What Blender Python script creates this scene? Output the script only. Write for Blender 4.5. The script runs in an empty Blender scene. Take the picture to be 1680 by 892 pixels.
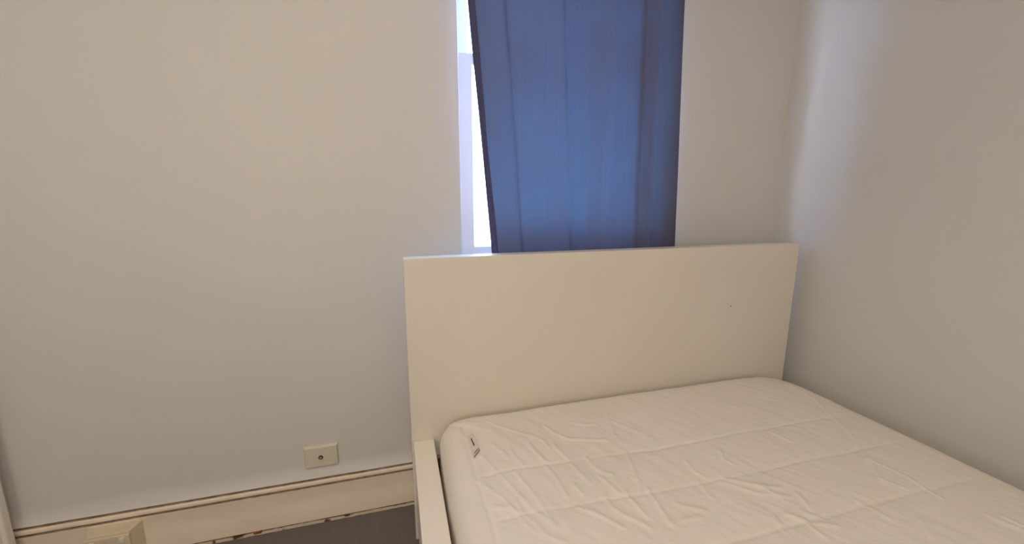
import bpy, bmesh, math, random
from mathutils import Vector, Matrix, noise
random.seed(7)
S = bpy.context.scene
COL = S.collection
PI = math.pi

# ------------------------------------------------------------------ camera
cam_d = bpy.data.cameras.new('camera')
cam = bpy.data.objects.new('camera', cam_d)
COL.objects.link(cam)
cam_d.sensor_fit = 'HORIZONTAL'
cam_d.sensor_width = 36.0
cam_d.lens = 674.74 / 1680 * 36.0
cam_d.clip_start = 0.02
_r = Vector((0.961734, -0.273985, 0.000894))
_f = Vector((0.269533, 0.945509, -0.182660))
_u = _r.cross(_f)
_r = _f.cross(_u)
cam.matrix_world = Matrix(((_r.x, _u.x, -_f.x, -0.0261),
                           (_r.y, _u.y, -_f.y, -1.2966),
                           (_r.z, _u.z, -_f.z, 1.1924),
                           (0, 0, 0, 1)))
S.camera = cam

# ------------------------------------------------------------------ exposure
S.view_settings.view_transform = 'Standard'
S.view_settings.look = 'None'
S.view_settings.gamma = 1.0
S.view_settings.use_curve_mapping = False
S.view_settings.exposure = 0.0
S.cycles.use_denoising = True
S.cycles.max_bounces = 10
S.cycles.diffuse_bounces = 6
S.cycles.transparent_max_bounces = 12
S.cycles.sample_clamp_indirect = 40.0

# ------------------------------------------------------------------ sky
SKY = 19.0
W = bpy.data.worlds.new('daylight'); S.world = W; W.use_nodes = True
nt = W.node_tree; nt.nodes.clear()
o = nt.nodes.new('ShaderNodeOutputWorld'); b = nt.nodes.new('ShaderNodeBackground')
g = nt.nodes.new('ShaderNodeTexCoord'); sx = nt.nodes.new('ShaderNodeSeparateXYZ')
cr = nt.nodes.new('ShaderNodeValToRGB'); mr = nt.nodes.new('ShaderNodeMapRange')
mr.inputs[1].default_value = -1; mr.inputs[2].default_value = 1
nt.links.new(g.outputs['Generated'], sx.inputs[0]); nt.links.new(sx.outputs[2], mr.inputs[0])
nt.links.new(mr.outputs[0], cr.inputs[0]); nt.links.new(cr.outputs[0], b.inputs[0]); nt.links.new(b.outputs[0], o.inputs[0])
e = cr.color_ramp.elements
e[0].position = 0.0; e[0].color = (0.30, 0.34, 0.42, 1)
e[1].position = 1.0; e[1].color = (0.30, 0.50, 1.0, 1)
for p_, c_ in ((0.42, (0.36, 0.46, 0.66, 1)), (0.5, (0.40, 0.60, 1.0, 1)), (0.65, (0.33, 0.55, 1.0, 1))):
    k = e.new(p_); k.color = c_
b.inputs[1].default_value = SKY

# sun high to the side of the house: it never enters the window, it strikes the added bounce slab outside below the sill
sd = bpy.data.lights.new('sun', 'SUN'); sd.energy = 420.0; sd.angle = math.radians(0.6); sd.color = (1.0, 0.97, 0.93)
sun = bpy.data.objects.new('sun', sd); COL.objects.link(sun)
sun.rotation_euler = Vector((-0.60, -0.05, -0.80)).to_track_quat('-Z', 'Y').to_euler()

# ------------------------------------------------------------------ ceiling lamp of the room and an added fill
def area(name, loc, size, watts, colour, rot=(0, 0, 0), shape='DISK'):
    d = bpy.data.lights.new(name, 'AREA'); d.shape = shape; d.size = size; d.energy = watts; d.color = colour
    ob = bpy.data.objects.new(name, d); ob.location = loc; ob.rotation_euler = rot; COL.objects.link(ob)
    return ob
area('ceiling_lamp', (-0.20, -1.50, 2.60), 0.5, 19.0, (1.0, 0.855, 0.685))
area('fill_light', (-0.75, -2.93, 1.35), 0.9, 13, (1.0, 0.855, 0.68), (PI / 2, 0, 0), 'SQUARE')  # added warm fill from behind the camera

# ------------------------------------------------------------------ measures (metres; x along the back wall, y into it, z up)
YB = 0.198          # inner face of the back wall
XL, XR = -1.21, 1.6485
YF = -3.0
ZC = 2.70

# ------------------------------------------------------------------ materials
def mat(name, col, rough=0.6, var=0.0, vscale=3.0, bump=0.0, bscale=40.0, spec=0.5, metal=0.0, coat=0.0):
    m = bpy.data.materials.new(name); m.use_nodes = True
    n = m.node_tree; p = n.nodes['Principled BSDF']
    p.inputs['Roughness'].default_value = rough
    p.inputs['Metallic'].default_value = metal
    p.inputs['Specular IOR Level'].default_value = spec
    p.inputs['Coat Weight'].default_value = coat
    tc = n.nodes.new('ShaderNodeTexCoord')
    nz = n.nodes.new('ShaderNodeTexNoise'); nz.inputs['Scale'].default_value = vscale; nz.inputs['Detail'].default_value = 4
    n.links.new(tc.outputs['Object'], nz.inputs['Vector'])
    rp = n.nodes.new('ShaderNodeValToRGB')
    c = Vector(col)
    rp.color_ramp.elements[0].position = 0.3; rp.color_ramp.elements[1].position = 0.7
    rp.color_ramp.elements[0].color = (*(c * (1 - var)), 1)
    rp.color_ramp.elements[1].color = (*[min(1, v) for v in c * (1 + var)], 1)
    n.links.new(nz.outputs['Fac'], rp.inputs['Fac']); n.links.new(rp.outputs['Color'], p.inputs['Base Color'])
    if bump:
        n2 = n.nodes.new('ShaderNodeTexNoise'); n2.inputs['Scale'].default_value = bscale; n2.inputs['Detail'].default_value = 5
        n.links.new(tc.outputs['Object'], n2.inputs['Vector'])
        bp = n.nodes.new('ShaderNodeBump'); bp.inputs['Strength'].default_value = bump; bp.inputs['Distance'].default_value = 0.01
        n.links.new(n2.outputs['Fac'], bp.inputs['Height']); n.links.new(bp.outputs['Normal'], p.inputs['Normal'])
    return m

M_wall = mat('wall_paint', (0.67, 0.66, 0.642), 0.55, 0.02, 1.6, 0.10, 14, 0.35)
M_ceil = mat('ceiling_paint', (0.82, 0.80, 0.77), 0.8, 0.01)
M_base = mat('skirting_gloss_paint', (0.90, 0.80, 0.68), 0.42, 0.05, 5, 0.16, 22, 0.4)
M_floor = mat('dark_carpet', (0.155, 0.134, 0.126), 0.7, 0.08, 60, 0.12, 300, 0.25)
M_white = mat('white_foil', (0.73, 0.695, 0.625), 0.38, 0.015, 2.5, 0.02, 60, 0.5)
M_edge = mat('white_foil_rail_lit', (0.86, 0.82, 0.74), 0.30, 0.01, 2.5, 0, 1, 0.5)  # same foil as the headboard, lighter colour stands in for nearer lamplight
M_sheet = mat('white_cotton', (0.82, 0.78, 0.715), 0.85, 0.02, 5, 0.10, 150, 0.15)
M_tag = mat('white_label_tape', (0.72, 0.645, 0.62), 0.6, 0.01)
M_ink = mat('label_ink', (0.05, 0.035, 0.03), 0.7)
M_inkred = mat('label_ink_faded', (0.26, 0.15, 0.12), 0.7)
M_wood = mat('pine', (0.62, 0.38, 0.19), 0.6, 0.12, 9, 0.05, 60)
M_steel = mat('zinc_bracket', (0.30, 0.29, 0.30), 0.4, 0.05, 8, 0, 1, 0.5, 0.8)
M_plast = mat('cream_plastic', (0.68, 0.64, 0.54), 0.35, 0.015, 8)
M_plast2 = mat('aged_cream_plastic', (0.68, 0.59, 0.44), 0.42, 0.05, 30, 0.04, 80)
M_switch = mat('white_plastic', (0.78, 0.72, 0.62), 0.3)
M_dark = mat('socket_black', (0.02, 0.017, 0.015), 0.6)
M_metal = mat('nickel', (0.42, 0.38, 0.33), 0.4, 0.02, 20, 0, 1, 0.5, 0.3)
M_frame = mat('window_paint_glow_tinted', (0.78, 0.81, 0.86), 0.4, 0.01, 4, 0.03, 40)  # white paint with the blue glow around the window mixed into its colour
M_case = mat('casing_paint', (0.84, 0.80, 0.76), 0.4, 0.01, 4, 0.03, 40)
M_rod = mat('brushed_rod', (0.35, 0.34, 0.33), 0.35, 0.02, 20, 0, 1, 0.5, 1.0)

# flaking dirty paint with brown rust specks for the ragged strip along the floor
def ragged():
    m = mat('chipped_paint', (0.62, 0.54, 0.42), 0.6, 0.10, 30, 0.3, 60)
    n = m.node_tree; p = n.nodes['Principled BSDF']
    src = p.inputs['Base Color'].links[0].from_socket
    tc = [x for x in n.nodes if x.type == 'TEX_COORD'][0]
    nz = n.nodes.new('ShaderNodeTexNoise'); nz.inputs['Scale'].default_value = 26; nz.inputs['Detail'].default_value = 5
    n.links.new(tc.outputs['Object'], nz.inputs['Vector'])
    rp = n.nodes.new('ShaderNodeValToRGB'); rp.color_ramp.elements[0].position = 0.60; rp.color_ramp.elements[1].position = 0.66
    n.links.new(nz.outputs['Fac'], rp.inputs['Fac'])
    mx = n.nodes.new('ShaderNodeMix'); mx.data_type = 'RGBA'
    n.links.new(rp.outputs['Color'], mx.inputs[0]); n.links.new(src, mx.inputs[6]); mx.inputs[7].default_value = (0.10, 0.045, 0.02, 1)
    n.links.new(mx.outputs[2], p.inputs['Base Color'])
    return m
M_rag = ragged()
M_crack = mat('skirting_gap_dirt', (0.09, 0.055, 0.03), 0.9, 0.4, 40)
M_groove = mat('groove_brown', (0.44, 0.325, 0.24), 0.9, 0.3, 40)  # darker brown tone for the faces inside the skirting grooves
M_rust = mat('rust_stain', (0.26, 0.07, 0.02), 0.9, 0.4, 120)

def glass():
    m = bpy.data.materials.new('window_glass'); m.use_nodes = True; n = m.node_tree; n.nodes.clear()
    o = n.nodes.new('ShaderNodeOutputMaterial'); t = n.nodes.new('ShaderNodeBsdfTransparent'); gl = n.nodes.new('ShaderNodeBsdfGlossy')
    fr = n.nodes.new('ShaderNodeFresnel'); mx = n.nodes.new('ShaderNodeMixShader')
    t.inputs[0].default_value = (0.95, 0.97, 0.98, 1); gl.inputs['Roughness'].default_value = 0.02; fr.inputs[0].default_value = 1.45
    ge = n.nodes.new('ShaderNodeNewGeometry'); fl = n.nodes.new('ShaderNodeMath'); fl.operation = 'SUBTRACT'; fl.inputs[0].default_value = 1.0
    ml = n.nodes.new('ShaderNodeMath'); ml.operation = 'MULTIPLY'
    n.links.new(ge.outputs['Backfacing'], fl.inputs[1]); n.links.new(fl.outputs[0], ml.inputs[0]); n.links.new(fr.outputs[0], ml.inputs[1])
    n.links.new(ml.outputs[0], mx.inputs[0]); n.links.new(t.outputs[0], mx.inputs[1]); n.links.new(gl.outputs[0], mx.inputs[2]); n.links.new(mx.outputs[0], o.inputs[0])
    return m
M_glass = glass()

def curtain_mat(name, col, tcol):
    m = bpy.data.materials.new(name); m.use_nodes = True; n = m.node_tree; n.nodes.clear()
    o = n.nodes.new('ShaderNodeOutputMaterial'); d = n.nodes.new('ShaderNodeBsdfDiffuse'); t = n.nodes.new('ShaderNodeBsdfTranslucent')
    a = n.nodes.new('ShaderNodeAddShader'); sh = n.nodes.new('ShaderNodeBsdfSheen'); a2 = n.nodes.new('ShaderNodeAddShader')
    tc = n.nodes.new('ShaderNodeTexCoord'); mp = n.nodes.new('ShaderNodeMapping'); mp.inputs['Scale'].default_value = (1, 1, 0.02)
    nz = n.nodes.new('ShaderNodeTexNoise'); nz.inputs['Scale'].default_value = 220
    n.links.new(tc.outputs['Object'], mp.inputs[0]); n.links.new(mp.outputs[0], nz.inputs['Vector'])
    rp = n.nodes.new('ShaderNodeValToRGB'); c = Vector(col)
    rp.color_ramp.elements[0].color = (*(c * 0.92), 1); rp.color_ramp.elements[1].color = (*(c * 1.08), 1)
    n.links.new(nz.outputs['Fac'], rp.inputs['Fac']); n.links.new(rp.outputs['Color'], d.inputs[0])
    t.inputs[0].default_value = (*tcol, 1)
    n.links.new(d.outputs[0], a.inputs[0]); n.links.new(t.outputs[0], a.inputs[1]); n.links.new(a.outputs[0], o.inputs[0])
    return m
M_curt = curtain_mat('blue_grey_curtain', (0.118, 0.108, 0.130), (0.0016, 0.0056, 0.0108))
M_hem = curtain_mat('curtain_hem', (0.085, 0.085, 0.17), (0.0055, 0.0055, 0.0175))  # purple lens fringe of the bright edge put into the hem colour

# ------------------------------------------------------------------ mesh helpers
def box(bm, x0, x1, y0, y1, z0, z1, bev=0.0, seg=2):
    r = bmesh.ops.create_cube(bm, size=1.0)
    vs = r['verts']
    for v in vs:
        v.co = Vector(((x0 + x1) / 2 + v.co.x * (x1 - x0), (y0 + y1) / 2 + v.co.y * (y1 - y0), (z0 + z1) / 2 + v.co.z * (z1 - z0)))
    if bev:
        es = list({e for v in vs for e in v.link_edges})
        bmesh.ops.bevel(bm, geom=es, offset=bev, segments=seg, profile=0.5, affect='EDGES', clamp_overlap=True)
def frustum(bm, a, bq):
    """a, bq: two rings of points of equal length, joined and capped"""
    va = [bm.verts.new(p) for p in a]; vb = [bm.verts.new(p) for p in bq]
    n = len(a)
    for i in range(n):
        bm.faces.new((va[i], va[(i + 1) % n], vb[(i + 1) % n], vb[i]))
    bm.faces.new(va[::-1]); bm.faces.new(vb)
    bmesh.ops.recalc_face_normals(bm, faces=bm.faces)
def cyl(bm, p0, p1, r0, r1=None, n=24):
    r1 = r0 if r1 is None else r1
    p0 = Vector(p0); p1 = Vector(p1); d = (p1 - p0).normalized()
    a = d.orthogonal().normalized(); c = d.cross(a)
    ring = lambda p, r: [p + r * (math.cos(2 * PI * i / n) * a + math.sin(2 * PI * i / n) * c) for i in range(n)]
    frustum(bm, ring(p0, r0), ring(p1, r1))
def ringtube(bm, p0, p1, ro, ri, n=28):
    p0 = Vector(p0); p1 = Vector(p1); d = (p1 - p0).normalized(); a = d.orthogonal().normalized(); c = d.cross(a)
    R = []
    for p, r in ((p0, ro), (p1, ro), (p1, ri), (p0, ri)):
        R.append([bm.verts.new(p + r * (math.cos(2 * PI * i / n) * a + math.sin(2 * PI * i / n) * c)) for i in range(n)])
    for k in range(4):
        A, B = R[k], R[(k + 1) % 4]
        for i in range(n):
            bm.faces.new((A[i], A[(i + 1) % n], B[(i + 1) % n], B[i]))
    bmesh.ops.recalc_face_normals(bm, faces=bm.faces)
def obj(name, bm, m, parent=None, smooth=False):
    me = bpy.data.meshes.new(name); bm.to_mesh(me); bm.free()
    me.materials.append(m)
    if smooth:
        for p in me.polygons: p.use_smooth = True
    ob = bpy.data.objects.new(name, me); COL.objects.link(ob)
    if parent is not None:
        ob.parent = parent
        ob.matrix_parent_inverse = Matrix.Translation(-parent.location)
    return ob
def thing(name, label, cat, loc, group=None):
    ob = bpy.data.objects.new(name, None); ob.empty_display_size = 0.05; COL.objects.link(ob)
    ob.location = loc; ob['label'] = label; ob['category'] = cat
    if group: ob['group'] = group
    return ob
def structure(ob):
    ob['kind'] = 'structure'; return ob
NB = bmesh.new

# ------------------------------------------------------------------ room shell
T = 0.105
WX0, WX1, WZ0, WZ1 = 0.207, 0.985, 0.930, 2.36      # window opening
bm = NB(); box(bm, XL - T, XR + T, YF - T, YB + T, -0.10, 0.0); structure(obj('floor', bm, M_floor))
bm = NB(); box(bm, XL - T, XR + T, YF - T, YB + T, ZC, ZC + 0.1); structure(obj('ceiling', bm, M_ceil))
bm = NB(); box(bm, XL - T, XL, YF - T, YB + T, 0, ZC); structure(obj('wall_left', bm, M_wall))
bm = NB(); box(bm, XR, XR + T, YF - T, YB + T, 0, ZC); structure(obj('wall_right', bm, M_wall))
bm = NB(); box(bm, XL, XR, YF - T, YF, 0, ZC); structure(obj('wall_front', bm, M_wall))
bm = NB()
xs = [XL, WX0, WX1, XR]; zs = [0, WZ0, WZ1, ZC]
grid = {}
for j, y in enumerate((YB, YB + T)):
    for i, x in enumerate(xs):
        for k, z in enumerate(zs): grid[i, j, k] = bm.verts.new((x, y, z))
for j in (0, 1):
    for i in range(3):
        for k in range(3):
            if (i, k) != (1, 1): bm.faces.new([grid[a, j, c] for a, c in ((i, k), (i + 1, k), (i + 1, k + 1), (i, k + 1))])
for (a, c), (a2, c2) in (((1, 1), (2, 1)), ((2, 1), (2, 2)), ((2, 2), (1, 2)), ((1, 2), (1, 1)), ((0, 0), (3, 0)), ((0, 3), (3, 3)), ((0, 0), (0, 3)), ((3, 0), (3, 3))):
    bm.faces.new([grid[a, 0, c], grid[a2, 0, c2], grid[a2, 1, c2], grid[a, 1, c]])
bmesh.ops.recalc_face_normals(bm, faces=bm.faces)
structure(obj('wall_back', bm, M_wall))

M_bounce = mat('pale_bounce_slab', (0.58, 0.70, 0.88), 0.5, 0.03, 3)
bm = NB(); box(bm, -1.0, 2.4, YB + T, YB + T + 0.48, 0.82, 0.895, 0.004)  # unseen slab added outside to bounce sunlight onto the back of the curtain
structure(obj('bounce_slab', bm, M_bounce))

# ------------------------------------------------------------------ skirting boards
# profile: (distance out of the wall, height); the plaster flares into the moulded cap, two thin grooves, flat face
NF = 12
PROF = [(0.0150 * (q / (NF - 1)) ** 2.4, 0.240 - 0.0605 * q / (NF - 1)) for q in range(NF)] + [
        (0.0050, 0.1790), (0.0050, 0.1738), (0.0185, 0.1728), (0.0210, 0.168), (0.0210, 0.159), (0.0195, 0.1562),
        (0.0080, 0.1555), (0.0080, 0.1505), (0.0210, 0.1490), (0.0210, 0.1445), (0.0185, 0.138), (0.0190, 0.075), (0.0200, 0.018), (0.0195, 0.0135), (0.0, 0.0135)]
def skirting(name, x0, x1, place, seed, parent=None):
    bm = NB(); n = max(8, int((x1 - x0) / 0.012)); rows = []
    for i in range(n + 1):
        x = x0 + (x1 - x0) * i / n; row = []
        for k, (d, z) in enumerate(PROF):
            w = noise.noise(Vector((x * 3.1 + seed, z * 9, 0.3))); w2 = noise.noise(Vector((x * 11 + seed, z * 25, 4.3)))
            w3 = noise.noise(Vector((x * 45 + seed, z * 60, 1.3)))
            dd, zz = d, z
            if k < NF - 1:
                a = k / (NF - 1.0)
                dd += a * (0.0022 * w + 0.0013 * w2 + 0.0006 * w3); zz += 0.010 * w * (1 - a)
            elif k >= NF + 9 and k < len(PROF) - 1: dd += 0.0006 * w2 + 0.0003 * w3
            else: zz += 0.0006 * w2
            if k >= len(PROF) - 3: zz += 0.0012 * w2
            row.append(bm.verts.new(place(x, max(dd, 0.0001) if 0 < k < len(PROF) - 1 else -0.0003, zz)))
        rows.append(row)
    for i in range(n):
        for k in range(len(PROF) - 1):
            bm.faces.new((rows[i][k], rows[i + 1][k], rows[i + 1][k + 1], rows[i][k + 1]))
    bmesh.ops.recalc_face_normals(bm, faces=bm.faces)
    ob = obj(name, bm, M_base); structure(ob); ob.data.materials.append(M_wall); ob.data.materials.append(M_groove)
    for k, p in enumerate(ob.data.polygons):
        p.use_smooth = True
        q = k % (len(PROF) - 1)
        if q < NF - 1: p.material_index = 1
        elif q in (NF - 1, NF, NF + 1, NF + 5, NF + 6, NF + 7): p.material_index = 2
    md = ob.modifiers.new('split', 'EDGE_SPLIT'); md.split_angle = math.radians(50)
    return ob
sk = skirting('baseboard_back', XL, XR, lambda x, d, z: (x, YB - d, z), 1.0)
skirting('baseboard_right', YF, YB - 0.022, lambda x, d, z: (XR - d, x, z), 5.0)
skirting('baseboard_left', YF, 0.02, lambda x, d, z: (XL + d, x, z), 9.0)
# dark gap and ragged strip of broken paint between skirting and carpet
bm = NB(); box(bm, XL, XR, YB - 0.0165, YB, 0.0, 0.0145); structure(obj('trim_1', bm, M_crack))
bm = NB(); n = 420; rows = []
for i in range(n + 1):
    x = -0.95 + (XR + 0.95) * i / n
    h = 0.0085 + 0.0022 * noise.noise(Vector((x * 9, 0, 0))) + 0.0022 * noise.noise(Vector((x * 60, 3, 0)))
    if noise.noise(Vector((x * 14, 7, 0))) > 0.52 or (-0.560 < x < -0.536): h = 0.001
    d = 0.0205 + 0.0022 * noise.noise(Vector((x * 40, 5, 0)))
    rows.append([bm.verts.new(p) for p in ((x, YB - 0.012, 0), (x, YB - 0.012, h), (x, YB - d, h * 0.9), (x, YB - d - 0.0015, 0))])
for i in range(n):
    for k in range(3): bm.faces.new((rows[i][k], rows[i + 1][k], rows[i + 1][k + 1], rows[i][k + 1]))
bmesh.ops.recalc_face_normals(bm, faces=bm.faces)
structure(obj('trim_2', bm, M_rag))
bm = NB()
for (dx, dz, r) in ((0, 0.010, 0.006), (0.009, 0.0125, 0.004), (-0.010, 0.007, 0.0035), (-0.045, 0.010, 0.003)):
    bmesh.ops.create_icosphere(bm, subdivisions=2, radius=1, matrix=Matrix.Translation((-0.548 + dx, YB - 0.0205, dz)) @ Matrix.Diagonal((r * 1.6, 0.003, r * 0.7, 1)))
for v in bm.verts: v.co += 0.0012 * Vector((noise.noise(v.co * 300), 0, noise.noise(v.co * 280 + Vector((3, 1, 2)))))
structure(obj('trim_3', bm, M_rust))

# white casing standing in the left corner
bm = NB(); box(bm, XL, XL + 0.022, 0.050, 0.150, 0.0, 2.15, 0.004, 2); box(bm, XL, XL + 0.032, 0.128, 0.156, 0.0, 2.15, 0.006, 3)
structure(obj('trim_4', bm, M_case))

# ------------------------------------------------------------------ window_1: double-hung sash
win = structure(bpy.data.objects.new('window_1', None)); COL.objects.link(win); win.location = ((WX0 + WX1) / 2, YB + 0.06, WZ0)
fy = YB + 0.006
bm = NB()
box(bm, WX0, WX0 + 0.004, fy, YB + T, WZ0, WZ1, 0.002); box(bm, WX1 - 0.012, WX1, fy, YB + T, WZ0, WZ1, 0.002)
box(bm, WX0, WX1, fy, YB + T, WZ1 - 0.02, WZ1, 0.002)
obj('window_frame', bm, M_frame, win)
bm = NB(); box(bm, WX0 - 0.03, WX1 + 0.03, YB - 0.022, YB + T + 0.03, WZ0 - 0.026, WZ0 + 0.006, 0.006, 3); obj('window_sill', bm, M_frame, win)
def sash(name, y0, y1, xa, xb, gx0, gx1, z0, g0, g1, z1):
    bm = NB()
    def bar(a, b_, c, d): box(bm, a, b_, y0, y1, c, d, 0.0025, 2)
    bar(xa, gx0, z0, z1); bar(gx1, xb, z0, z1); bar(gx0 - 0.003, gx1 + 0.003, z0, g0); bar(gx0 - 0.003, gx1 + 0.003, g1, z1)
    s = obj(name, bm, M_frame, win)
    bm = NB(); ym = (y0 + y1) / 2; box(bm, gx0 - 0.002, gx1 + 0.002, ym - 0.002, ym + 0.002, g0 - 0.002, g1 + 0.002)
    p = obj('pane', bm, M_glass); p.parent = s; p.matrix_parent_inverse = Matrix.Translation(-win.location)
    p.matrix_parent_inverse = s.matrix_parent_inverse.copy(); p.matrix_parent_inverse = Matrix.Identity(4)
    return s
sash('lower_sash', YB + 0.020, YB + 0.052, WX0 + 0.0042, WX1 - 0.012, 0.2600, 0.932, WZ0 + 0.004, 1.004, 1.638, 1.676)
sash('upper_sash', YB + 0.058, YB + 0.090, WX0 + 0.0042, WX1 - 0.012, 0.2500, 0.942, 1.640, 1.684, 2.30, 2.342)

# ------------------------------------------------------------------ curtain on its rod
rod = thing('curtain_rod', 'slim metal curtain rod above the window carrying the blue curtain', 'curtain rod', (0.6, 0.12, 2.42))
bm = NB(); cyl(bm, (0.08, 0.12, 2.42), (1.14, 0.12, 2.42), 0.009); obj('rod', bm, M_rod, rod, True)
for x in (0.08, 1.14):
    bm = NB(); bmesh.ops.create_uvsphere(bm, u_segments=20, v_segments=12, radius=0.019, matrix=Matrix.Translation((x, 0.12, 2.42))); obj('finial', bm, M_rod, rod, True)
for x in (0.13, 1.09):
    bm = NB(); box(bm, x - 0.012, x + 0.012, 0.190, YB, 2.385, 2.455, 0.002); box(bm, x - 0.006, x + 0.006, 0.126, 0.192, 2.409, 2.417, 0.001); obj('bracket', bm, M_rod, rod)

ct = thing('curtain', 'blue-grey curtain hanging closed over the window behind the headboard', 'curtain', (0.65, 0.12, 0.70))
# (x at z=1.82, x at z=1.00, y) at the edges and folds of the cloth
FOLD = [(0.232, 0.306, 0.112), (0.247, 0.322, 0.101), (0.343, 0.406, 0.0965), (0.353, 0.416, 0.101), (0.45, 0.51, 0.102), (0.543, 0.590, 0.0925),
        (0.556, 0.603, 0.0995), (0.66, 0.665, 0.103), (0.736, 0.715, 0.094), (0.756, 0.735, 0.0965), (0.850, 0.869, 0.100), (0.858, 0.876, 0.091),
        (0.868, 0.886, 0.101), (0.912, 0.922, 0.091), (0.930, 0.939, 0.098), (0.985, 1.000, 0.1055), (1.055, 1.083, 0.1190)]
ZT, ZB = 2.404, 0.70
def curtain_pt(i, t, z):
    a = FOLD[i]; c = FOLD[i + 1]
    k = (1.82 - z) / 0.82
    lerp = lambda f: f[0] + (f[1] - f[0]) * k
    x = lerp(a) * (1 - t) + lerp(c) * t
    y = 0.098 + 2.4 * (a[2] * (1 - t) + c[2] * t - 0.098)
    y += 0.004 * math.sin(x * 21 + 1.3 * z) * min(1, (2.4 - z)) + 0.003 * noise.noise(Vector((x * 5, z * 2.3, 0)))
    x += 0.003 * noise.noise(Vector((i + t, z * 2.6, 2.0)))
    return Vector((x, y, z))
NZ = 120
cols = []
for i in range(len(FOLD) - 1):
    m_ = max(2, int((FOLD[i + 1][0] - FOLD[i][0]) / 0.008))
    for q in range(m_): cols.append((i, q / m_))
cols.append((len(FOLD) - 2, 1.0))
bm = NB(); V = [[bm.verts.new(curtain_pt(i, t, ZT + (ZB - ZT) * j / NZ)) for j in range(NZ + 1)] for i, t in cols]
for a in range(len(cols) - 1):
    for j in range(NZ): bm.faces.new((V[a][j], V[a + 1][j], V[a + 1][j + 1], V[a][j + 1]))
bmesh.ops.recalc_face_normals(bm, faces=bm.faces)
obj('cloth', bm, M_curt, ct, True)
# doubled side hem at the left edge, and the rod sleeve at the top
bm = NB(); A = []
for j in range(NZ + 1):
    z = ZT + (ZB - ZT) * j / NZ
    p0 = curtain_pt(0, 0.0, z); p1 = curtain_pt(0, 1.0, z)
    A.append([bm.verts.new(p) for p in (p0 + Vector((0.0, -0.0015, 0)), p1 + Vector((-0.001, -0.003, 0)), p1 + Vector((0.001, -0.001, 0)))])
for j in range(NZ):
    for k in range(2): bm.faces.new((A[j][k], A[j][k + 1], A[j + 1][k + 1], A[j + 1][k]))
bmesh.ops.recalc_face_normals(bm, faces=bm.faces)
obj('side_hem', bm, M_hem, ct, True)
for k in range(9):
    x = 0.195 + k * 0.1
    bm = NB(); ringtube(bm, (x - 0.0015, 0.12, 2.4165), (x + 0.0015, 0.12, 2.4165), 0.0155, 0.0132); obj('ring', bm, M_rod, ct, True)

# ------------------------------------------------------------------ bed frame
BW = 1.576
bed = thing('bed_frame', 'white low bed frame with tall plain flat headboard and slim side rails', 'bed frame', (BW / 2, -1.0, 0))
bm = NB(); box(bm, -0.006, BW, 0.0, 0.052, 0.0, 1.0, 0.0025, 3); hb = obj('headboard', bm, M_white, bed)
def sub(name, bm, m, par, smooth=False):
    ob = obj(name, bm, m, None, smooth); ob.parent = par; return ob
bm = NB(); cyl(bm, (1.257, -0.0006, 0.757), (1.257, 0.002, 0.757), 0.0024, n=16); sub('screw_hole', bm, M_crack, hb)
RZ = 0.38
for x0, x1 in ((0.0, 0.0675), (BW - 0.0675, BW)):
    bm = NB(); box(bm, x0, x1, -2.02, -0.0005, 0.135, RZ, 0.0025, 3); r_ = obj('side_rail', bm, M_edge, bed)
    inner = x1 if x0 == 0 else x0 - 0.02
    bm = NB(); box(bm, inner, inner + 0.02, -2.0, -0.03, 0.225, 0.25, 0.001); sub('slat_ledge', bm, M_steel, r_)
bm = NB(); box(bm, 0.0, BW, -2.075, -2.0205, 0.0, RZ, 0.0025, 3); obj('footboard', bm, M_white, bed)
bm = NB(); box(bm, 0.0685, 0.0925, -0.020, -0.001, 0.25, 0.318, 0.002); obj('corner_bracket', bm, M_steel, bed)
bm = NB(); box(bm, BW / 2 - 0.02, BW / 2 + 0.02, -2.0, -0.03, 0.175, 0.25, 0.002); obj('midbeam', bm, M_steel, bed)
for i in range(15):
    y = -0.050 - i * 0.1315
    bm = NB(); box(bm, 0.0705, BW - 0.0705, y - 0.068, y, 0.2505, 0.266, 0.003); obj('slat', bm, M_wood, bed)

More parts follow.
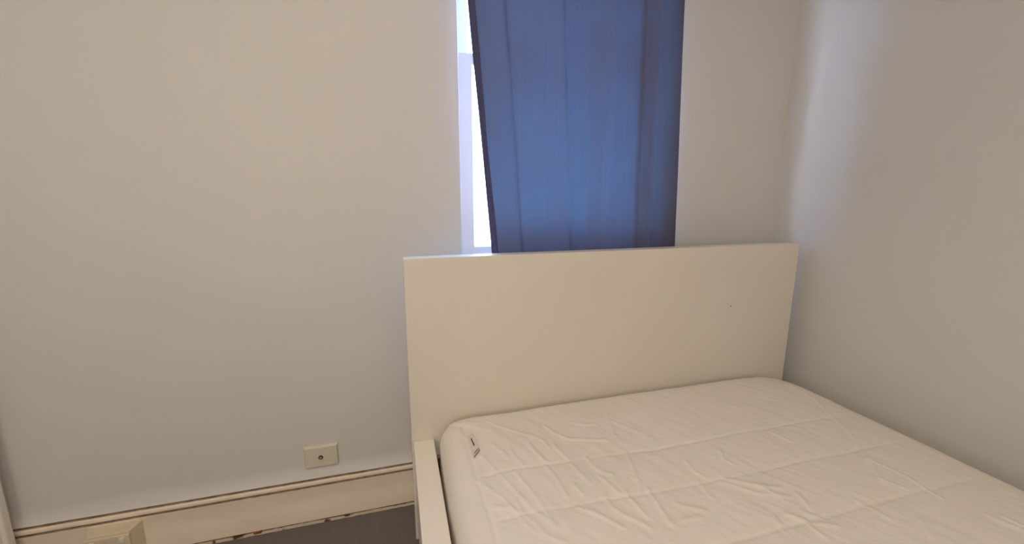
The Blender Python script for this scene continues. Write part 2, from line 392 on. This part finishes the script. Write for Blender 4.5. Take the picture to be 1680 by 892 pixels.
# ------------------------------------------------------------------ mattress in its quilted protector
MX0, MX1, MY0, MY1 = 0.0775, 1.500, -1.985, -0.012
MZ0 = 0.267
CREASES = [[(0.175,-0.272),(0.2,-0.356),(0.228,-0.438),(0.245,-0.497),(0.269,-0.548),(0.278,-0.574)],[(0.258,-0.273),(0.263,-0.319),(0.278,-0.358)],[(0.231,-0.099),(0.259,-0.136),(0.301,-0.189),(0.332,-0.22),(0.362,-0.263),(0.367,-0.296)],[(0.396,-0.184),(0.409,-0.233),(0.433,-0.274),(0.484,-0.297),(0.536,-0.316)],[(0.385,-0.294),(0.389,-0.333),(0.397,-0.364)],[(0.329,-0.366),(0.337,-0.415),(0.337,-0.457),(0.339,-0.492)],[(0.397,-0.379),(0.403,-0.427),(0.411,-0.466)],[(0.448,-0.372),(0.451,-0.421),(0.463,-0.45),(0.481,-0.459)],[(0.317,-0.266),(0.324,-0.315),(0.334,-0.354)],[(0.244,-0.369),(0.257,-0.423),(0.268,-0.477),(0.274,-0.515),(0.279,-0.561)],[(0.446,-0.458),(0.455,-0.491),(0.46,-0.52)],[(0.425,-0.522),(0.422,-0.557),(0.437,-0.587),(0.462,-0.617),(0.471,-0.633)],[(0.351,-0.537),(0.378,-0.565),(0.401,-0.595),(0.415,-0.617)],[(0.168,-0.47),(0.203,-0.485),(0.213,-0.503),(0.22,-0.539),(0.237,-0.576)],[(0.219,-0.469),(0.223,-0.506),(0.241,-0.545),(0.254,-0.589),(0.28,-0.613)],[(0.616,-0.177),(0.594,-0.25),(0.577,-0.298)],[(0.617,-0.228),(0.637,-0.271),(0.655,-0.303)],[(0.49,-0.192),(0.521,-0.22),(0.552,-0.224)],[(0.524,-0.486),(0.53,-0.506),(0.517,-0.52)],[(0.564,-0.383),(0.551,-0.429),(0.532,-0.489)],[(0.536,-0.531),(0.53,-0.578),(0.523,-0.634)],[(0.478,-0.526),(0.48,-0.564),(0.482,-0.599)],[(0.219,-0.239),(0.234,-0.274),(0.239,-0.305)],[(0.371,-0.467),(0.375,-0.496)],[(0.147,-0.367),(0.17,-0.41),(0.19,-0.444),(0.21,-0.497)],[(0.147,-0.044),(0.167,-0.081),(0.2,-0.1)],[(0.137,-0.072),(0.142,-0.14),(0.154,-0.187)],[(0.698,-0.466),(0.69,-0.508),(0.7,-0.528)],[(0.751,-0.55),(0.787,-0.58),(0.811,-0.607),(0.821,-0.639)],[(0.734,-0.561),(0.762,-0.592),(0.788,-0.622),(0.845,-0.646)],[(0.673,-0.544),(0.666,-0.595)],[(0.82,-0.453),(0.803,-0.487),(0.811,-0.507)],[(0.865,-0.495),(0.871,-0.524)],[(1.043,-0.42),(1.053,-0.467)],[(0.576,-0.597),(0.617,-0.625)],[(0.557,-0.637),(0.597,-0.642)],[(0.792,-0.691),(0.82,-0.718),(0.862,-0.742)],[(0.871,-0.646),(0.857,-0.684)],[(0.834,-0.697),(0.856,-0.719)],[(0.985,-0.7),(0.995,-0.729),(0.995,-0.755)],[(1.184,-0.595),(1.199,-0.635),(1.203,-0.67),(1.193,-0.744)],[(1.128,-0.665),(1.149,-0.702)],[(0.755,-0.687),(0.742,-0.719)],[(0.81,-0.721),(0.808,-0.755)],[(1.06,-0.78),(1.026,-0.817)],[(0.798,-0.595),(0.851,-0.618)],[(1.117,-0.405),(1.15,-0.426)]]
CREASES.append([(1.43, -0.16), (1.396, -0.273), (1.26, -0.504), (1.124, -0.663)])
rnd = random.Random(3)
for _ in range(60):
    x = rnd.uniform(0.2, 1.4); y = rnd.uniform(-1.9, -0.8); a = rnd.uniform(-1.9, -0.9); L = rnd.uniform(0.05, 0.16)
    CREASES.append([(x, y), (x + L * .5 * math.cos(a), y + L * .5 * math.sin(a)), (x + L * math.cos(a + .3), y + L * math.sin(a + .3))])
SEAM_Y = [-0.352, -0.510, -0.675, -0.835, -0.995, -1.155, -1.315, -1.475, -1.635, -1.795]
def seam_y(s, x):
    return s - 0.040 * min(1, max(0, (x - 0.16) / 0.5)) * (1 if s < -0.3 else 0.6) + 0.006 * noise.noise(Vector((x * 6, s * 9, 0)))
SEGS = {}
CELL = 0.05
for ci, cpl in enumerate(CREASES):
    for (ax, ay), (bx_, by_) in zip(cpl, cpl[1:]):
        for gx in range(int(math.floor((min(ax, bx_) - 0.03) / CELL)), int(math.floor((max(ax, bx_) + 0.03) / CELL)) + 1):
            for gy in range(int(math.floor((min(ay, by_) - 0.03) / CELL)), int(math.floor((max(ay, by_) + 0.03) / CELL)) + 1):
                SEGS.setdefault((gx, gy), []).append((ax, ay, bx_, by_, ci))
def crease(x, y):
    best = {}
    for ax, ay, bx_, by_, ci in SEGS.get((math.floor(x / CELL), math.floor(y / CELL)), ()):
        dx, dy = bx_ - ax, by_ - ay; L2 = dx * dx + dy * dy
        t = max(0, min(1, ((x - ax) * dx + (y - ay) * dy) / L2))
        px, py = x - ax - t * dx, y - ay - t * dy
        d = math.hypot(px, py); s = (px * dy - py * dx)
        if ci not in best or d < best[ci][0]: best[ci] = (d, 1 if s > 0 else -1)
    h = 0
    for ci, (d, s) in best.items():
        amp = 0.0028 + 0.0016 * noise.noise(Vector((ci * 1.7, 0.5, 0)))
        w = 0.0035 if s > 0 else 0.0085
        h += amp * math.exp(-(d / w) ** 2)
    return min(h, 0.006)
def top_z(x, y):
    d = min(x - MX0, MX1 - x, y - MY0, MY1 - y)
    z = 0.459 + 0.030 * (1 - math.exp(-max(d, 0) / 0.16))
    z += 0.0030 * noise.noise(Vector((x * 4.5, y * 4.5, 0))) + 0.0012 * noise.noise(Vector((x * 15, y * 11, 3)))
    if d > 0.02:
        k = min(1, (d - 0.02) / 0.05)
        z += k * crease(x, y)
        if 0.150 < x < 1.42:
            ks = min(1, (x - 0.150) / 0.03) * min(1, (1.42 - x) / 0.12)
            for s in SEAM_Y:
                dy = abs(y - seam_y(s, x))
                if dy < 0.09: z += ks * (-(0.0022 + 0.0020 * noise.noise(Vector((x * 8, s * 30, 2)))) * math.exp(-(dy / 0.0045) ** 2) - 0.0018 * math.exp(-(dy / 0.025) ** 2))
        # puckers gathered at right angles to the seams
        z += k * (0.0013 * noise.noise(Vector((x * 34 + y * 10, y * 9, 8))) + 0.0006 * noise.noise(Vector((x * 70 + y * 40, y * 26, 5))))
    # border seam along the left edge, where the quilted top meets the plain side skirt
    xs_ = 0.150 + 0.006 * noise.noise(Vector((y * 5, 1, 0)))
    dd = abs(x - xs_)
    if dd < 0.05: z -= 0.0028 * math.exp(-(dd / 0.0055) ** 2)
    # gathers in the corner at the head
    cx_, cy_ = x - MX0, MY1 - y
    rr = math.hypot(cx_, cy_)
    if rr < 0.22: z += 0.0022 * math.sin(math.atan2(cy_, cx_) * 16 + rr * 20) * math.exp(-((rr - 0.10) / 0.06) ** 2)
    rc = math.hypot(MX1 - x, MY1 - y)
    z -= 0.020 * math.exp(-(rc / 0.13) ** 2)
    return z
RAD, CR = 0.056, 0.10
NX, NY = 360, 420
HX, HY = (MX1 - MX0) / 2, (MY1 - MY0) / 2
CX, CY = (MX0 + MX1) / 2, (MY0 + MY1) / 2
def warp(u, v, inset):
    """square coordinates in [-1,1] -> rounded rectangle inset by `inset`"""
    hx, hy = HX - inset, HY - inset; c = max(CR - inset, 0.02)
    x, y = u * hx, v * hy
    m_ = max(abs(u), abs(v))
    c *= max(0.0, (m_ - 0.6) / 0.4)
    # outline point of the rounded rectangle along this direction, blended in near the rim only
    ax, ay = abs(x), abs(y)
    ex, ey = ax - (hx * m_ - c), ay - (hy * m_ - c)
    if ex > 0 and ey > 0:
        l = math.hypot(ex, ey); big = max(ex, ey)
        if l > 1e-9:
            f = big / l
            ax, ay = (hx * m_ - c) + ex * f, (hy * m_ - c) + ey * f
    return math.copysign(ax, x) + CX, math.copysign(ay, y) + CY
bm = NB(); G = {}
# denser towards the head of the bed
def vmap(j):
    t = j / NY
    return -1 + 2 * (1 - (1 - t) ** 1.35)
for i in range(NX + 1):
    for j in range(NY + 1):
        u = -1 + 2 * i / NX; v = vmap(j)
        x, y = warp(u, v, RAD)
        G[i, j] = bm.verts.new((x, y, top_z(x, y)))
for i in range(NX):
    for j in range(NY): bm.faces.new((G[i, j], G[i + 1, j], G[i + 1, j + 1], G[i, j + 1]))
loop = [(i, 0) for i in range(NX)] + [(NX, j) for j in range(NY)] + [(i, NY) for i in range(NX, 0, -1)] + [(0, j) for j in range(NY, 0, -1)]
prev = [G[k] for k in loop]
STEPS = [('r', a) for a in (0.25, 0.5, 0.75, 1.0)] + [('s', a) for a in (0.12, 0.25, 0.4, 0.55, 0.7, 0.85, 0.94, 1.0)]
for kind, a in STEPS:
    ring = []
    for q, (i, j) in enumerate(loop):
        u = -1 + 2 * i / NX; v = vmap(j)
        zt = G[i, j].co.z
        if kind == 'r':
            ins = RAD * (1 - math.sin(a * PI / 2)); z = zt - RAD * (1 - math.cos(a * PI / 2))
        else:
            z0 = zt - RAD; z = z0 + (MZ0 - z0) * a
            ins = 0.006 * math.cos(a * PI) * -1 * (a - 0.5) * 0 + (0.016 * max(0, (a - 0.7) / 0.3) ** 2)
        x, y = warp(u, v, ins)
        if kind == 's':
            n_ = 0.0022 * noise.noise(Vector((x * 16, y * 16, z * 5))) + 0.003 * noise.noise(Vector((x * 5, y * 5, z * 9)))
            x += n_ * (1 if u > 0 else -1) * (abs(u) > 0.98); y += n_ * (1 if v > 0 else -1) * (abs(v) > 0.98) * 0.3
        ring.append(bm.verts.new((x, y, z)))
    L = len(loop)
    for q in range(L): bm.faces.new((prev[q], ring[q], ring[(q + 1) % L], prev[(q + 1) % L]))
    prev = ring
bm.faces.new(prev)
bmesh.ops.recalc_face_normals(bm, faces=bm.faces)
mt = thing('mattress', 'double mattress in a creased white quilted protector lying on the bed frame', 'mattress', (CX, CY, MZ0))
obj('protector', bm, M_sheet, mt, True)
# sewn-in label
def tag_mesh(name, quads, lift, m, par=None):
    bm = NB()
    for q in quads:
        N = 10; rows = []
        for i in range(N + 1):
            t = i / N
            a = Vector(q[0]).lerp(Vector(q[3]), t); b2 = Vector(q[1]).lerp(Vector(q[2]), t)
            row = []
            for p in (a, b2): row.append(Vector((p.x, p.y, top_z(p.x, p.y) + lift + 0.002)))
            rows.append(row)
        th = 0.0007
        T0 = [[bm.verts.new(p) for p in r] for r in rows]; B0 = [[bm.verts.new(p - Vector((0, 0, th))) for p in r] for r in rows]
        for i in range(N):
            bm.faces.new((T0[i][0], T0[i][1], T0[i + 1][1], T0[i + 1][0])); bm.faces.new((B0[i][0], B0[i + 1][0], B0[i + 1][1], B0[i][1]))
            bm.faces.new((T0[i][0], T0[i + 1][0], B0[i + 1][0], B0[i][0])); bm.faces.new((T0[i][1], B0[i][1], B0[i + 1][1], T0[i + 1][1]))
        bm.faces.new((T0[0][0], B0[0][0], B0[0][1], T0[0][1])); bm.faces.new((T0[N][0], T0[N][1], B0[N][1], B0[N][0]))
    bmesh.ops.recalc_face_normals(bm, faces=bm.faces)
    return obj(name, bm, m, par)
tg = tag_mesh('care_tag', [[(0.155, -0.166), (0.175, -0.157), (0.178, -0.247), (0.155, -0.277)]], 0.0025, M_tag, mt)
tg['label'] = 'small white sewn-in care label with dark print'
for nm, q, m in (('printed_mark', [(0.1625, -0.185), (0.1655, -0.184), (0.1675, -0.222), (0.1645, -0.223)], M_ink),
                 ('printed_line', [(0.160, -0.255), (0.176, -0.238), (0.176, -0.2425), (0.160, -0.2595)], M_inkred),
                 ('printed_line', [(0.156, -0.2715), (0.177, -0.2455), (0.177, -0.2495), (0.156, -0.2755)], M_inkred)):
    p = tag_mesh(nm, [q], 0.0031, m); p.parent = tg

# ------------------------------------------------------------------ aerial plate and power outlet
pl = thing('aerial_socket', 'small cream wall plate with one round aerial connector above the skirting', 'wall socket', (-0.323, YB, 0.26))
def plate(bm, x0, x1, z0, z1, yb_, yf, inset):
    ring = lambda i, y: [(x0 + i, y, z0 + i), (x1 - i, y, z0 + i), (x1 - i, y, z1 - i), (x0 + i, y, z1 - i)]
    frustum(bm, ring(0, yb_), ring(inset, yf))
bm = NB(); plate(bm, -0.381, -0.2655, 0.219, 0.301, YB, YB - 0.0115, 0.0035)
bmesh.ops.bevel(bm, geom=list(bm.edges), offset=0.0015, segments=2, profile=0.5, affect='EDGES')
obj('face_plate', bm, M_plast, pl)
PX, PZ = -0.3245, 0.258
bm = NB(); ringtube(bm, (PX, YB - 0.011, PZ), (PX, YB - 0.0135, PZ), 0.0078, 0.0045); cn = obj('connector_ring', bm, M_dark, pl)
bm = NB(); cyl(bm, (PX, YB - 0.011, PZ), (PX, YB - 0.0155, PZ), 0.0046); cyl(bm, (PX, YB - 0.0155, PZ), (PX, YB - 0.0170, PZ), 0.0016); obj('connector_pin', bm, M_metal, pl)

po = thing('power_outlet', 'yellowed double power outlet on a chunky block fixed to the skirting', 'power outlet', (-0.95, YB - 0.019, 0.09))
yb0 = YB - 0.0185; yf0 = YB - 0.062
bm = NB()
ring = lambda x0, x1, z0, z1, y: [(x0, y, z0), (x1, y, z0), (x1, y, z1), (x0, y, z1)]
frustum(bm, ring(-1.020, -0.874, 0.028, 0.1415, yb0), ring(-1.008, -0.893, 0.040, 0.1335, yf0 + 0.008))
bmesh.ops.bevel(bm, geom=list(bm.edges), offset=0.003, segments=3, profile=0.5, affect='EDGES')
obj('mounting_block', bm, M_plast2, po)
bm = NB(); box(bm, -1.012, -0.892, yf0, yf0 + 0.0085, 0.050, 0.1275, 0.003, 3); obj('face_plate', bm, M_plast2, po)
for xc in (-0.990, -0.9115):
    bm = NB(); box(bm, xc - 0.0075, xc + 0.0075, yf0 - 0.0045, yf0 + 0.001, 0.103, 0.120, 0.002, 3); obj('switch', bm, M_switch, po)
for xc in (-0.980, -0.922):
    for dx, dz, rot in ((-0.008, 0.0, 0.5), (0.008, 0.0, -0.5), (0.0, -0.013, 0.0)):
        bm = NB(); box(bm, -0.0014, 0.0014, -0.0005, 0.001, -0.0045, 0.0045)
        for v in bm.verts:
            x_, z_ = v.co.x, v.co.z
            v.co = Vector((xc + dx + x_ * math.cos(rot) + z_ * math.sin(rot), yf0 + v.co.y, 0.086 + dz - x_ * math.sin(rot) + z_ * math.cos(rot)))
        obj('pin_slot', bm, M_dark, po)
